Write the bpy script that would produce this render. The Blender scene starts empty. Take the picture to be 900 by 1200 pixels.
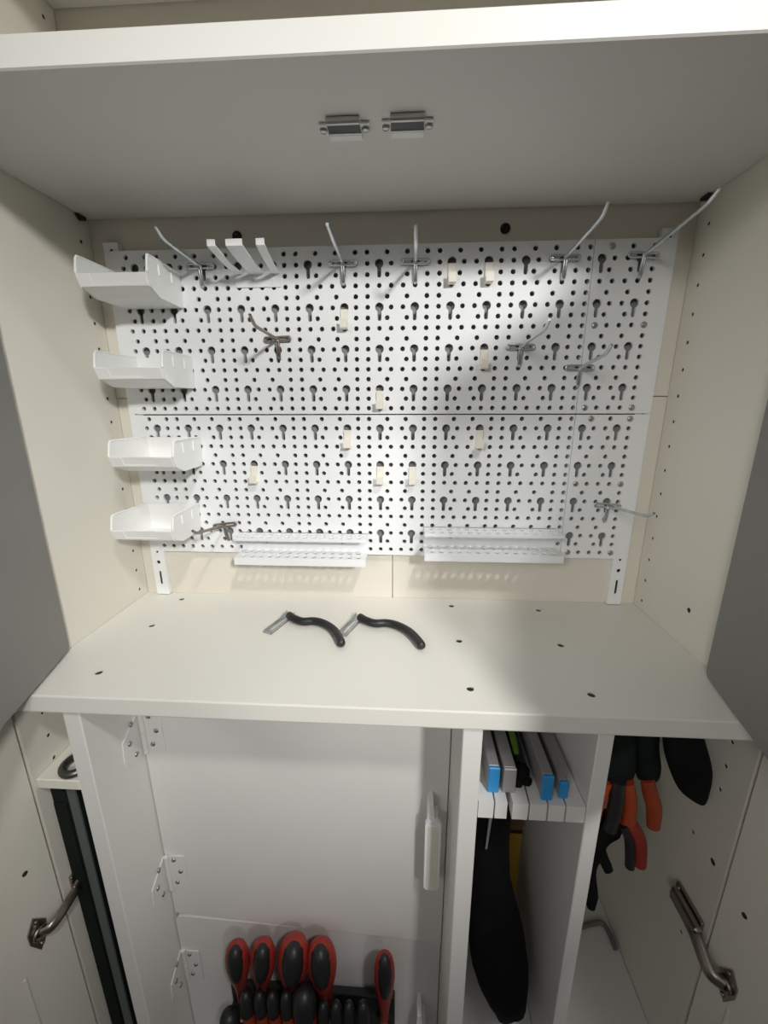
import bpy, math, random
from mathutils import Vector, Matrix
from mathutils.geometry import delaunay_2d_cdt
random.seed(7)
PI = math.pi
C = bpy.context.scene.collection
S = 0.796                                    # units below are scaled by S at the very end (metres)
W, H = 0.964, 0.663                          # inner width of the wardrobe, height of the open bay
V = Vector

# ------------------------------------------------------------------ mesh builder
class MB:
    def __init__(self): self.v = []; self.f = []; self.sm = []
    def add(self, vs, fs, smooth=False):
        n = len(self.v); self.v += [V(p) for p in vs]
        for f in fs: self.f.append([n+i for i in f]); self.sm.append(smooth)
        return self
    def box(self, x0, x1, y0, y1, z0, z1, b=0.0008):
        """bevelled box (45 degree chamfers on all edges)"""
        x0, x1 = sorted((x0, x1)); y0, y1 = sorted((y0, y1)); z0, z1 = sorted((z0, z1))
        b = min(b, (x1-x0)*.3, (y1-y0)*.3, (z1-z0)*.3)
        vs = []; idx = {}
        for i, x in enumerate((x0, x1)):
            for j, y in enumerate((y0, y1)):
                for k, z in enumerate((z0, z1)):
                    sx, sy, sz = (1, -1)[i]*b, (1, -1)[j]*b, (1, -1)[k]*b
                    for a, p in enumerate(((x, y+sy, z+sz), (x+sx, y, z+sz), (x+sx, y+sy, z))):
                        idx[i, j, k, a] = len(vs); vs.append(p)
        I = lambda i, j, k, a: idx[i, j, k, a]
        fs = []
        for s in (0, 1):
            q = [I(s,0,0,0), I(s,1,0,0), I(s,1,1,0), I(s,0,1,0)]; fs.append(q if s else q[::-1])
            q = [I(0,s,0,1), I(0,s,1,1), I(1,s,1,1), I(1,s,0,1)]; fs.append(q if s else q[::-1])
            q = [I(0,0,s,2), I(1,0,s,2), I(1,1,s,2), I(0,1,s,2)]; fs.append(q if s else q[::-1])
        for j in (0, 1):
            for k in (0, 1): fs.append([I(0,j,k,1), I(1,j,k,1), I(1,j,k,2), I(0,j,k,2)])
        for i in (0, 1):
            for k in (0, 1): fs.append([I(i,0,k,0), I(i,1,k,0), I(i,1,k,2), I(i,0,k,2)])
        for i in (0, 1):
            for j in (0, 1): fs.append([I(i,j,0,0), I(i,j,1,0), I(i,j,1,1), I(i,j,0,1)])
        for i in (0, 1):
            for j in (0, 1):
                for k in (0, 1): fs.append([I(i,j,k,0), I(i,j,k,1), I(i,j,k,2)])
        return self.add(vs, fs)
    def xf(self, m, start=0):
        for i in range(start, len(self.v)): self.v[i] = m @ self.v[i]
        return self
    def tube(self, pts, r, seg=10, flat=None, cap=True):
        """swept round (or flattened: flat=(a,b) factors) tube; r number or list"""
        pts = [V(p) for p in pts]; n = len(pts)
        rs = r if isinstance(r, (list, tuple)) else [r]*n
        a, b = flat or (1, 1)
        t0 = (pts[1]-pts[0]).normalized()
        up = V((0, 0, 1)) if abs(t0.z) < .9 else V((0, 1, 0))
        u = t0.cross(up).normalized(); w = u.cross(t0).normalized()
        vs = []
        for i, p in enumerate(pts):
            t = (pts[min(i+1, n-1)]-pts[max(i-1, 0)]).normalized()
            u = (u - t*u.dot(t)).normalized(); w = u.cross(t).normalized()
            for k in range(seg):
                an = 2*PI*k/seg
                vs.append(p + u*(math.cos(an)*rs[i]*a) + w*(math.sin(an)*rs[i]*b))
        fs = []
        for i in range(n-1):
            for k in range(seg):
                k2 = (k+1) % seg
                fs.append([i*seg+k, i*seg+k2, (i+1)*seg+k2, (i+1)*seg+k])
        self.add(vs, fs, True)
        if cap:
            self.add(vs[:seg], [list(range(seg))[::-1]]); self.add(vs[-seg:], [list(range(seg))])
        return self
    def lathe(self, prof, p0, axis, seg=20, ecc=(1, 1), side=None):
        """profile [(r,h)...] spun round axis from p0; ecc squashes the section"""
        p0 = V(p0); ax = V(axis).normalized()
        if side is None: side = V((1, 0, 0)) if abs(ax.x) < .9 else V((0, 1, 0))
        u = (V(side)-ax*ax.dot(V(side))).normalized(); w = ax.cross(u)
        vs = []; fs = []
        for r, h in prof:
            for k in range(seg):
                an = 2*PI*k/seg
                vs.append(p0 + ax*h + u*(r*ecc[0]*math.cos(an)) + w*(r*ecc[1]*math.sin(an)))
        for i in range(len(prof)-1):
            for k in range(seg):
                k2 = (k+1) % seg
                fs.append([i*seg+k, i*seg+k2, (i+1)*seg+k2, (i+1)*seg+k])
        fs += [list(range(seg))[::-1], [(len(prof)-1)*seg+k for k in range(seg)]]
        return self.add(vs, fs, True)
    def prism(self, poly, f, h0, h1, smooth=False):
        """polygon extruded; f(u,v,h) -> point"""
        n = len(poly)
        vs = [f(u, v, h0) for u, v in poly]+[f(u, v, h1) for u, v in poly]
        self.add(vs, [list(range(n)), list(range(n, 2*n))[::-1]])
        return self.add(vs, [[i, n+i, n+(i+1) % n, (i+1) % n] for i in range(n)], smooth)
    def sheet(self, outline, holes, f, h0, h1):
        """plate with through holes; f(u,v,h) -> point"""
        pts = []; edges = []; loops = []
        for lp in [outline]+holes:
            n = len(pts); m = len(lp); pts += [V((p[0], p[1])) for p in lp]
            edges += [(n+i, n+(i+1) % m) for i in range(m)]; loops.append(range(n, n+m))
        r = delaunay_2d_cdt(pts, [], [list(l) for l in loops], 0, 1e-7)
        P = r[0]; T = [t for t, of in zip(r[2], r[5]) if list(of) == [0]]
        n = len(P)
        self.add([f(p[0], p[1], h0) for p in P]+[f(p[0], p[1], h1) for p in P],
                 [list(t) for t in T]+[[n+i for i in t[::-1]] for t in T])
        for k, lp in enumerate([outline]+holes):
            m = len(lp)
            self.add([f(p[0], p[1], h0) for p in lp]+[f(p[0], p[1], h1) for p in lp],
                     [[i, m+i, m+(i+1) % m, (i+1) % m] for i in range(m)], k > 0)
        return self
    def build(self, name, mat, parent=None, label=None, cat=None, group=None, kind=None, weld=True):
        import bmesh
        if parent is None:
            lo = V([min(p[i] for p in self.v) for i in range(3)]); hi = V([max(p[i] for p in self.v) for i in range(3)])
            org = V(((lo.x+hi.x)/2, (lo.y+hi.y)/2, lo.z))
        else: org = world_loc(parent)
        me = bpy.data.meshes.new(name)
        me.from_pydata([tuple(p-org) for p in self.v], [], self.f)
        bm = bmesh.new(); bm.from_mesh(me)
        for fc, s in zip(bm.faces, self.sm): fc.smooth = s
        bmesh.ops.recalc_face_normals(bm, faces=bm.faces)
        bm.to_mesh(me); bm.free()
        me.materials.append(mat)
        o = bpy.data.objects.new(name, me); C.objects.link(o)
        if parent is None: o.location = org
        else: o.parent = parent
        if label: o['label'] = label
        if cat: o['category'] = cat
        if group: o['group'] = group
        if kind: o['kind'] = kind
        return o

def world_loc(o):
    p = V((0, 0, 0))
    while o: p = p+V(o.location); o = o.parent
    return p
def thing(name, loc, label, cat, group=None):
    o = bpy.data.objects.new(name, None); C.objects.link(o); o.location = loc; o.empty_display_size = .02
    o['label'] = label; o['category'] = cat
    if group: o['group'] = group
    return o
def dup(root, loc, label, rot=None):
    r = root.copy(); C.objects.link(r); r.location = loc; r['label'] = label
    if rot: r.rotation_euler = rot
    for ch in list(root.children):
        c = ch.copy(); C.objects.link(c); c.parent = r
        for g in list(ch.children):
            d = g.copy(); C.objects.link(d); d.parent = c
    return r
def circ(x, y, r, n=14): return [(x+r*math.cos(2*PI*k/n), y+r*math.sin(2*PI*k/n)) for k in range(n)]
def slot(x, y0, y1, hw, n=6):
    """upright rounded slot polygon"""
    return [(x+hw*math.cos(PI*k/n), y1+hw*math.sin(PI*k/n)) for k in range(n+1)]+[(x-hw*math.cos(PI*k/n), y0-hw*math.sin(PI*k/n)) for k in range(n+1)]
def bez(pts, n=8):
    """Catmull-Rom through points"""
    P = [V(p) for p in pts]; P = [P[0]*2-P[1]]+P+[P[-1]*2-P[-2]]; out = []
    for i in range(1, len(P)-2):
        a, b, c, d = P[i-1], P[i], P[i+1], P[i+2]
        for k in range(n):
            t = k/n
            out.append(.5*((2*b)+(c-a)*t+(2*a-5*b+4*c-d)*t*t+(3*b-a-3*c+d)*t**3))
    return out+[P[-2]]
XZ = lambda u, v, h: (u, h, v)               # plates facing the front (h = y)
XY = lambda u, v, h: (u, v, h)               # plates lying flat   (h = z)
YZ = lambda u, v, h: (h, u, v)               # plates facing sideways (h = x)

# ------------------------------------------------------------------ materials
def mat(name, col, rough=.5, metal=0., var=.03, scale=6., bump=0., spec=.5, wear=None):
    m = bpy.data.materials.new(name); m.use_nodes = True
    nt = m.node_tree; b = nt.nodes['Principled BSDF']
    b.inputs['Roughness'].default_value = rough; b.inputs['Metallic'].default_value = metal
    b.inputs['Specular IOR Level'].default_value = spec
    tc = nt.nodes.new('ShaderNodeTexCoord'); nz = nt.nodes.new('ShaderNodeTexNoise')
    nz.inputs['Scale'].default_value = scale; nz.inputs['Detail'].default_value = 5
    nt.links.new(tc.outputs['Object'], nz.inputs['Vector'])
    rp = nt.nodes.new('ShaderNodeValToRGB')
    rp.color_ramp.elements[0].position = .3; rp.color_ramp.elements[1].position = .7
    rp.color_ramp.elements[0].color = tuple(max(0, c*(1-var)) for c in col)+(1,)
    rp.color_ramp.elements[1].color = tuple(min(1, c*(1+var)) for c in col)+(1,)
    nt.links.new(nz.outputs['Fac'], rp.inputs['Fac'])
    out = rp.outputs['Color']
    if wear:                                  # sparse smudges and scuffs with a shape of their own
        n2 = nt.nodes.new('ShaderNodeTexNoise'); n2.inputs['Scale'].default_value = wear[1]; n2.inputs['Detail'].default_value = 8
        nt.links.new(tc.outputs['Object'], n2.inputs['Vector'])
        r2 = nt.nodes.new('ShaderNodeValToRGB'); r2.color_ramp.elements[0].position = wear[2]; r2.color_ramp.elements[1].position = wear[2]+.06
        nt.links.new(n2.outputs['Fac'], r2.inputs['Fac'])
        mx = nt.nodes.new('ShaderNodeMix'); mx.data_type = 'RGBA'
        mx.inputs['B'].default_value = tuple(wear[0])+(1,)
        ml = nt.nodes.new('ShaderNodeMath'); ml.operation = 'MULTIPLY'; ml.inputs[1].default_value = wear[3]
        nt.links.new(r2.outputs['Color'], ml.inputs[0]); nt.links.new(ml.outputs[0], mx.inputs['Factor'])
        nt.links.new(out, mx.inputs['A']); out = mx.outputs['Result']
    nt.links.new(out, b.inputs['Base Color'])
    if bump:
        n3 = nt.nodes.new('ShaderNodeTexNoise'); n3.inputs['Scale'].default_value = 60
        nt.links.new(tc.outputs['Object'], n3.inputs['Vector'])
        bp = nt.nodes.new('ShaderNodeBump'); bp.inputs['Strength'].default_value = bump; bp.inputs['Distance'].default_value = .002
        nt.links.new(n3.outputs['Fac'], bp.inputs['Height']); nt.links.new(bp.outputs['Normal'], b.inputs['Normal'])
    return m
M_lam = mat('cream_laminate', (.76, .735, .655), .45, var=.015)
M_back = mat('cream_back_board', (.74, .70, .615), .5, var=.02)
M_top = mat('worktop_laminate', (.77, .755, .70), .38, var=.015, wear=((.5, .48, .43), 9, .74, .35))
M_shelf = mat('shelf_laminate', (.67, .66, .625), .45, var=.012)
M_paint = mat('white_cabinet_paint', (.75, .735, .71), .45, var=.015, bump=.03)
M_board = mat('white_steel_sheet', (.845, .86, .87), .6, var=.01)
M_grey = mat('grey_door_film', (.235, .228, .222), .5, var=.04)
M_zinc = mat('zinc_wire', (.60, .64, .66), .33, 1., var=.12, scale=60)
M_brown = mat('tarnished_wire', (.30, .26, .23), .4, .9, var=.2, scale=60)
M_steel = mat('nickel_hinge', (.36, .32, .29), .3, 1., var=.15, scale=40)
M_screw = mat('screw_steel', (.45, .45, .44), .35, 1., var=.1, scale=60)
M_bin = mat('white_plastic', (.86, .865, .85), .35, var=.01)
M_cream = mat('cream_plastic', (.83, .80, .71), .4, var=.02)
M_blk = mat('black_vinyl', (.014, .014, .015), .42, var=.2, scale=30)
M_dark = mat('dark_fittings_hole_shade', (.02, .017, .013), .6)  # dark fittings; also painted shade inside holes and slots
M_cloth = mat('black_cloth', (.005, .006, .0058), .9, var=.3, scale=25, bump=.4, spec=.15)
M_green = mat('dark_green_case', (.005, .009, .0072), .7, var=.25, scale=12, spec=.2)
M_gstrip = mat('grey_green_edge', (.09, .105, .095), .5, var=.1)
M_red = mat('red_grip', (.30, .026, .018), .42, var=.12, scale=20)
M_orange = mat('orange_red_grip', (.34, .048, .014), .45, var=.15, scale=20)
M_alu = mat('grey_aluminium', (.36, .355, .36), .5, .3, var=.04)
M_blue = mat('blue_cap', (.03, .26, .58), .4, var=.05)
M_lime = mat('green_label', (.10, .21, .03), .5, var=.25, scale=60)
M_yel = mat('yellow_paint', (.62, .36, .02), .5, var=.08)
M_wood = mat('brown_wood', (.22, .12, .05), .6, var=.2, scale=25)
M_floor = mat('grey_floor', (.13, .12, .11), .6, var=.08, scale=4)
M_magnet = mat('black_magnet', (.012, .012, .014), .3, var=.1)
M_gapshade = mat('gap_shade_grey', (.27, .27, .265), .7, var=.03)  # painted shade of the gap behind the perforations
M_wall = mat('room_paint', (.4, .38, .35), .7, var=.02)

# ------------------------------------------------------------------ setting
FZ = -1.16
MB().box(-1.6, 2.6, -4.2, .35, FZ-.05, FZ, .002).build('floor', M_floor, kind='structure')
MB().box(-1.6, 2.6, .05, .1, FZ, 2.2, .002).build('wall_back', M_wall, kind='structure')

# ------------------------------------------------------------------ wardrobe: sides, back, big doors, grey inset doors
FY = -.303
wr = thing('wardrobe', (W/2, -.15, FZ), 'tall white wardrobe of panels and open doors framing all the shelves and tools', 'wardrobe')
def side(x0, x1, inner, holes, lab):
    m = MB(); out = [(FY, FZ), (-.0, FZ), (-.0, 1.25), (FY, 1.25)]
    hs = [circ(y, z, r, 10) for y, z, r in holes]
    m.sheet(out, hs, YZ, inner, inner+(x0-inner)*.55)
    m.box(min(inner+(x0-inner)*.55, x0), max(inner+(x0-inner)*.55, x0), FY, 0, FZ, 1.25, .0005)
    p = m.build('side_panel', M_lam, wr, lab)
    ref = {}
    for y, z, r in holes:                     # dark cups added to stand in for shade in the shelf-pin holes
        if r not in ref:
            s = 1 if x0 < inner else -1
            ref[r] = MB().lathe([(r*.98, -.009), (r*.98, -.0008), (r*.70, -.0007), (r*.66, -.004), (r*.2, -.0042)], (inner, y, z), (s, 0, 0), 12).build('pin_hole_shade', M_dark, p); ref[r, 0] = (y, z)
        else:
            c = ref[r].copy(); C.objects.link(c); c.parent = p; c.location = (0, y-ref[r, 0][0], z-ref[r, 0][1])
    return p
pr = .0029
hl = [(-.0233, .6246-.0405*k, pr) for k in range(16)]+[(-.266, -.0635-.0402*k, pr) for k in range(3)]+[(-.023, .6246+.0405*k, pr) for k in range(2, 8)]
hr = [(-.0285+.00033*k, .6247-.0405*k, pr) for k in range(16)]+[(-.1425, .0612, .0042)]+[(-.2655, -.0672-.0395*k, pr) for k in range(3)]+[(-.241, -.2556, pr), (-.282, -.2562, .005), (-.2624, -.4311, pr)]
side(-.02, 0, 0, hl, None)
side(W+.02, W, W, hr, None)
def bk(x0, x1, z0, z1): MB().box(x0, x1, .0, .006, z0, z1, .0006).build('back_panel', M_back, wr)
g = .0006
bk(0, W, .382+g, 1.25)
bk(0, .501-g, FZ, .382-g); bk(.501+g, W, FZ, .382-g)
MB().box(-.02, W+.02, .0066, .012, FZ, 1.25).build('backing_board', M_back, wr)
MB().box(0.0005, W-.0005, FY, -.0005, FZ, FZ+.06).build('plinth', M_lam, wr)
MB().box(-.02, W+.02, FY, .012, 1.25, 1.275).build('top_panel', M_lam, wr)
# big outer doors, opened past a right angle
def outer_door(sx, hx, ang, lab, strip_d, hole_d):
    root_m = Matrix.Translation((hx, FY-.004, 0)) @ Matrix.Rotation(ang, 4, 'Z')
    m = MB().box(0, -sx*.018, -.472, 0, FZ+.03, 1.2, .0015); m.xf(root_m)
    d = m.build('outer_door', M_lam, wr, lab)
    t = MB().box(sx*.002, 0, -strip_d-.004, -strip_d, -1.1, -.425, .0008).xf(root_m)
    t.build('raised_strip', M_lam, d)
    hsc = MB().lathe([(.0035, 0), (.0035, .0008), (.001, .0010)], (0, -hole_d, -.27), (sx, 0, 0), 12).xf(root_m)
    hsc.build('cap', M_dark, d, 'dark screw hole cap')
    return d, root_m
dl, ml = outer_door(1, .0, -math.radians(10), 'big white outer door swung open on the left side', .066, .034)
dr, mr = outer_door(-1, W, math.radians(9), 'big white outer door swung open on the right side', .042, .03)
# grey doors set back into the bay
def grey_door(P, d, L, thick, side_s, z0, lab):
    P = V(P); d = V(d).normalized(); nrm = V((-d.y, d.x, 0))*side_s
    r = .010; pts = [(r*(1-math.cos(a)), z0+r*(1-math.sin(a))) for a in [k*PI/2/6 for k in range(7)]]
    # outline in (distance along door, height); rounded lower hinge corner
    poly = pts[::1]
    poly = [(r, z0), (L, z0), (L, H-.004), (0, H-.004), (0, z0+r)]+[(r-r*math.cos(a), z0+r-r*math.sin(a)) for a in [k*PI/2/5 for k in range(1, 5)]]
    f = lambda u, v, h: tuple(V((P.x, P.y, 0))+d*u+nrm*h+V((0, 0, v)))
    return MB().prism(poly, f, 0, thick).build('grey_door', M_grey, wr, lab)
grey_door((.009, -.2101), (.294, -.956, 0), .475, .008, -1, .0058, 'dark grey inner door standing open at the left edge')
grey_door((.9505-.003, -.2152-.004, 0), (-.229, -.973, 0), .472, .008, 1, .003, 'dark grey inner door standing open at the right edge')
# concealed hinges of the outer doors
def tri(m, pts, th, nrm):
    n = V(nrm).normalized()*th; k = len(pts)
    a = [V(p) for p in pts]; b = [p+n for p in a]
    m.add(a+b, [list(range(k))[::-1], list(range(k, 2*k))]+[[i, (i+1) % k, k+(i+1) % k, k+i] for i in range(k)])
def cup_hinge(door, rm, sx, zc, cup_d, wall_x, wy0, wy1, wz, wide, lab):
    m = MB()
    c = rm @ V((sx*.0005, -cup_d, zc)); nx = (rm.to_3x3() @ V((sx, 0, 0))); ny = rm.to_3x3() @ V((0, 1, 0))
    Z = V((0, 0, 1))
    hw, hh = .013, .031
    poly = [c-ny*hw+Z*.012, c-ny*.002+Z*hh, c+ny*hw*.9+Z*.010, c+ny*hw*.7-Z*.014, c-ny*.003-Z*hh, c-ny*hw-Z*.006]
    tri(m, poly, .0022, nx)
    m.lathe([(.0105, 0), (.0105, .004), (.008, .0055), (.006, .003)], c+nx*.002, nx, 18)
    for s in (-1, 1): m.lathe([(.003, 0), (.003, .0016), (.0015, .002)], c+nx*.002+Z*s*.021, nx, 10)
    # bent arm from the cup to the wall plate
    wm = V((wall_x+sx*.010, (wy0+wy1)/2, wz)); e = V((wall_x+sx*.013, wy0, wz-.004))
    path = bez([c+nx*.006, c+nx*.016+ny*.012+Z*.004, e+V((0, -.004, 0)), e+(wm-e)*.5, wm+V((0, (wy1-wy0)*.42, .002))], 6)
    m.tube(path, .0068 if not wide else .0085, 8, flat=(.65, 1.2))
    m.box(wall_x+sx*.0004, wall_x+sx*.006, wy0+.004, wy1, wz-.016, wz+.016, .001)
    for s in (-1, 1): m.lathe([(.004, 0), (.004, .002), (.002, .0026)], (wall_x+sx*.0055, wy1-.006, wz+s*.010), (sx, 0, 0), 10)
    if wide: m.box(wall_x+sx*.005, wall_x+sx*.017, wy0-.002, wy1-.004, wz-.011, wz+.012, .003)
    m.build('hinge', M_steel, door, lab)
cup_hinge(dl, ml, 1, -.378, .039, 0, -.296, -.278, -.366, False, 'nickel concealed hinge with bent arm')
cup_hinge(dr, mr, -1, -.392, .034, W, -.300, -.240, -.372, True, 'nickel concealed hinge with long body')

# ------------------------------------------------------------------ shelves and worktop
def shelf_board(z0, z1, y, lab):
    m = MB().box(.0008, W-.0008, y, -.0008, z0, z1, .0015)
    return m.build('shelf', M_shelf, None, lab, 'shelf')
shelf_board(H, H+.0265, -.301, 'thick white shelf roofing the perforated wall panels, two catches under it')
shelf_board(.932, .957, -.301, 'white shelf barely seen at the very top edge')
wt_holes = [(.086, -.0277), (.0876, -.1276), (.0898, -.2562), (.6141, -.0294), (.6141, -.1483), (.615, -.2633), (.7736, -.038), (.7734, -.1522), (.7723, -.2667)]
m = MB()
m.sheet([(.0008, -.3050), (W-.0008, -.3050), (W-.0008, -.0008), (.0008, -.0008)], [circ(x, y, .0052, 16) for x, y in wt_holes], XY, 0, -.0265)
m.prism([(-.3050, 0), (-.3062, -.0006), (-.3068, -.002), (-.3068, -.0245), (-.3060, -.0265), (-.3050, -.0265)], YZ, .0008, W-.0008)
wt = m.build('worktop', M_top, None, 'long off-white worktop with drilled dark holes below the perforated panels', 'worktop')
for x, y in wt_holes:
    MB().lathe([(.0051, -.012), (.0051, -.0018), (.0044, -.0014), (.002, -.0013)], (x, y, 0), (0, 0, 1), 16).build('hole_shade', M_dark, wt, 'dark disc added as shade in the hole')  # added discs, stand in for the darkness down each drilled hole
# dark brackets in the top corners of the bay
MB().prism([(-.030, H-.001), (-.012, H-.001), (-.013, H-.006), (-.022, H-.008)], YZ, .0008, .007).build('shelf_pin', M_dark, None, 'small dark shelf pin in the top left rear corner', 'shelf pin', 'shelf pins')
MB().prism([(-.033, H-.001), (-.016, H-.001), (-.017, H-.005), (-.026, H-.007)], YZ, W-.0008, W-.011).build('shelf_pin', M_dark, None, 'small dark shelf pin in the top right rear corner', 'shelf pin', 'shelf pins')

# magnetic catches
def catch(x, y, lab, first=None):
    if first: return dup(first, (x, y, H), lab)
    t = thing('magnetic_catch', (x, y, H), lab, 'catch', 'magnetic catches under the shelf')
    MB().box(x-.0275, x+.0275, y-.0085, y+.0085, H-.0026, H, .001).box(x-.0185, x+.0185, y-.0175, y+.0070, H-.0042, H-.0004, .0008).prism([(y+.0065, H-.0052), (y+.0200, H-.0030), (y+.0205, H-.0004), (y+.0065, H-.0004)], YZ, x-.0180, x+.0180).build('housing', M_bin, t)
    MB().box(x-.0175, x+.0175, y-.0120, y+.0005, H-.0058, H-.0040, .0005).build('magnet', M_magnet, t, 'black magnet strip')
    for ya, yb in ((-.0165, -.0122), (.0008, .0058)): MB().box(x-.0182, x+.0182, y+ya, y+yb, H-.0062, H-.0040, .0005).build('pole_plate', M_screw, t)
    for s in (-1, 1): MB().lathe([(.0042, 0), (.0042, .001), (.0032, .0022), (.001, .0024)], (x+s*.0232, y, H-.003), (0, 0, -1), 14).build('screw', M_screw, t)
    return t
k1 = catch(.4545, -.206, 'left of the two white magnetic catches under the shelf')
catch(.523, -.207, 'right of the two white magnetic catches under the shelf', k1)

# ------------------------------------------------------------------ perforated board on uprights
YB = -.013; X0, Z0, P, PV, GAP = -0.00091, 0.60357, 0.019190, 0.015987, 0.00218
def gx(g): return X0+g*P
def rz(r): return Z0-r*PV-(GAP if r >= 16 else 0)
def upright(x, lab, first=None, mirror=False):
    m = MB(); z0, z1 = .0015, .627; hw = .0125
    hs = []; z = .037
    while z < z1-.03:
        hs.append(slot(x, z-.012, z+.012, .0021)); hs.append(circ(x, z+.033, .0036, 12)); z += .066
    hs.append(circ(x, z1-.012, .0030, 12))
    m.sheet([(x-hw, z0), (x+hw, z0), (x+hw, z1), (x-hw, z1)], hs, XZ, -.010, -.0085)
    m.box(x-hw, x-hw+.0015, -.0085, -.0004, z0, z1, .0003).box(x+hw-.0015, x+hw, -.0085, -.0004, z0, z1, .0003)
    o = m.build('wall_upright', M_board, None, lab, 'upright', 'slotted uprights behind the perforated panels')
    MB().box(x-hw+.002, x+hw-.002, -.0075, -.0004, z0, z1, .0003).build('slot_shade', M_dark, o, 'dark strip added as shade behind the slots')  # added strip, stands in for the shade inside the hollow upright
    return o
upright(.0385, 'white slotted upright showing below the left end of the perforated panels')
upright(.9235-.0015, 'white slotted upright showing below the right end of the perforated panels')
for x, z, lab in ((.2474, .6346, 'dark recessed bolt above the white three-pronged holder'), (.6759, .6356, 'dark recessed bolt above the right half of the perforated panels')):
    t = thing('wall_bolt', (x, 0, z), lab, 'bolt', 'bolts in the back panel')
    MB().lathe([(.0078, 0), (.0078, .0012), (.0052, .0016), (.0050, .0006)], (x, -.0002, z), (0, -1, 0), 20).build('washer', M_dark, t)
    MB().lathe([(.0042, 0), (.0042, .0022), (.0018, .003)], (x, -.0006, z), (0, -1, 0), 6).build('bolt_head', M_dark, t)
rows = [r for r in range(32)]
def row_kind(r): return ('A', 'K', 'A', 'F')[(r % 4)]
def board(x0, x1, z0, z1, rsel, g0, g1, lab, screws):
    t = thing('perforated_panel', ((x0+x1)/2, YB, z0), lab, 'wall panel', 'white perforated wall panels')
    holes = []; hr = .205*P
    for r in rsel:
        z = rz(r); k = row_kind(r); n = 11
        for u in range(-1, 9):
            if k == 'A': cs = [0, 1.667, 3.333, 5]
            elif k == 'F': cs = [0, 1, 2, 3, 4, 5]
            else: cs = [0, 2, 3, 5]
            for c in cs:
                g = 6*u+c
                if g0-.01 <= g <= g1+.01: holes.append(circ(gx(g), z, hr, n))
            if k == 'K':
                for c in (1, 4):
                    g = 6*u+c
                    if g0-.01 <= g <= g1+.01:
                        x = gx(g); R = .365*P; hw = .165*P; a = math.asin(hw/R); zb = z-1.30*PV+hw
                        pl = [(x+R*math.cos(q), z+R*math.sin(q)) for q in [(-PI/2+a)+(2*PI-2*a)*i/16 for i in range(17)]]
                        pl += [(x-hw*math.cos(PI*i/5), zb-hw*math.sin(PI*i/5)) for i in range(6)]
                        holes.append(pl)
    m = MB(); m.sheet([(x0, z0), (x1, z0), (x1, z1), (x0, z1)], holes, XZ, YB, YB+.0044)
    fl = YB+.0124
    m.box(x0, x0+.0014, YB+.0045, fl, z0, z1, .0003).box(x1-.0014, x1, YB+.0045, fl, z0, z1, .0003)
    m.box(x0, x1, YB+.0045, fl, z0, z0+.0014, .0003).box(x0, x1, YB+.0014, fl, z1-.0014, z1, .0003)
    m.build('sheet', M_board, t)
    MB().box(x0+.0018, x1-.0018, fl-.0012, fl-.0002, z0+.0018, z1-.0018, .0003).build('gap_shade', M_gapshade, t, 'grey sheet added as shade behind the holes')  # added sheet, its grey stands in for shade in the gap
    for g, r in screws:
        MB().lathe([(.0050, 0), (.0050, .0007), (.0036, .0018), (.0008, .0020)], (gx(g), YB, rz(r)), (0, -1, 0), 14).build('screw', M_screw, t)
    return t
XL, XM, XR = 0.0373, 0.8107, 0.9307
ZT, ZM, ZB = 0.6135, 0.3534, 0.0945
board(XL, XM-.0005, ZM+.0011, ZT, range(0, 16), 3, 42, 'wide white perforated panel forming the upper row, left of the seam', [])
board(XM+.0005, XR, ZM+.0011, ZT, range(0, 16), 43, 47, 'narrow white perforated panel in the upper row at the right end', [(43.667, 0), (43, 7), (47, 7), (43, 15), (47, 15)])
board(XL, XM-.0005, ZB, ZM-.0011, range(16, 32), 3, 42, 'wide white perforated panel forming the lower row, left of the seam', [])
board(XM+.0005, XR, ZB, ZM-.0011, range(16, 32), 43, 47, 'narrow white perforated panel in the lower row at the right end', [(43.667, 16), (47, 16), (43, 23), (47, 23), (43, 31), (47, 31)])

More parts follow.
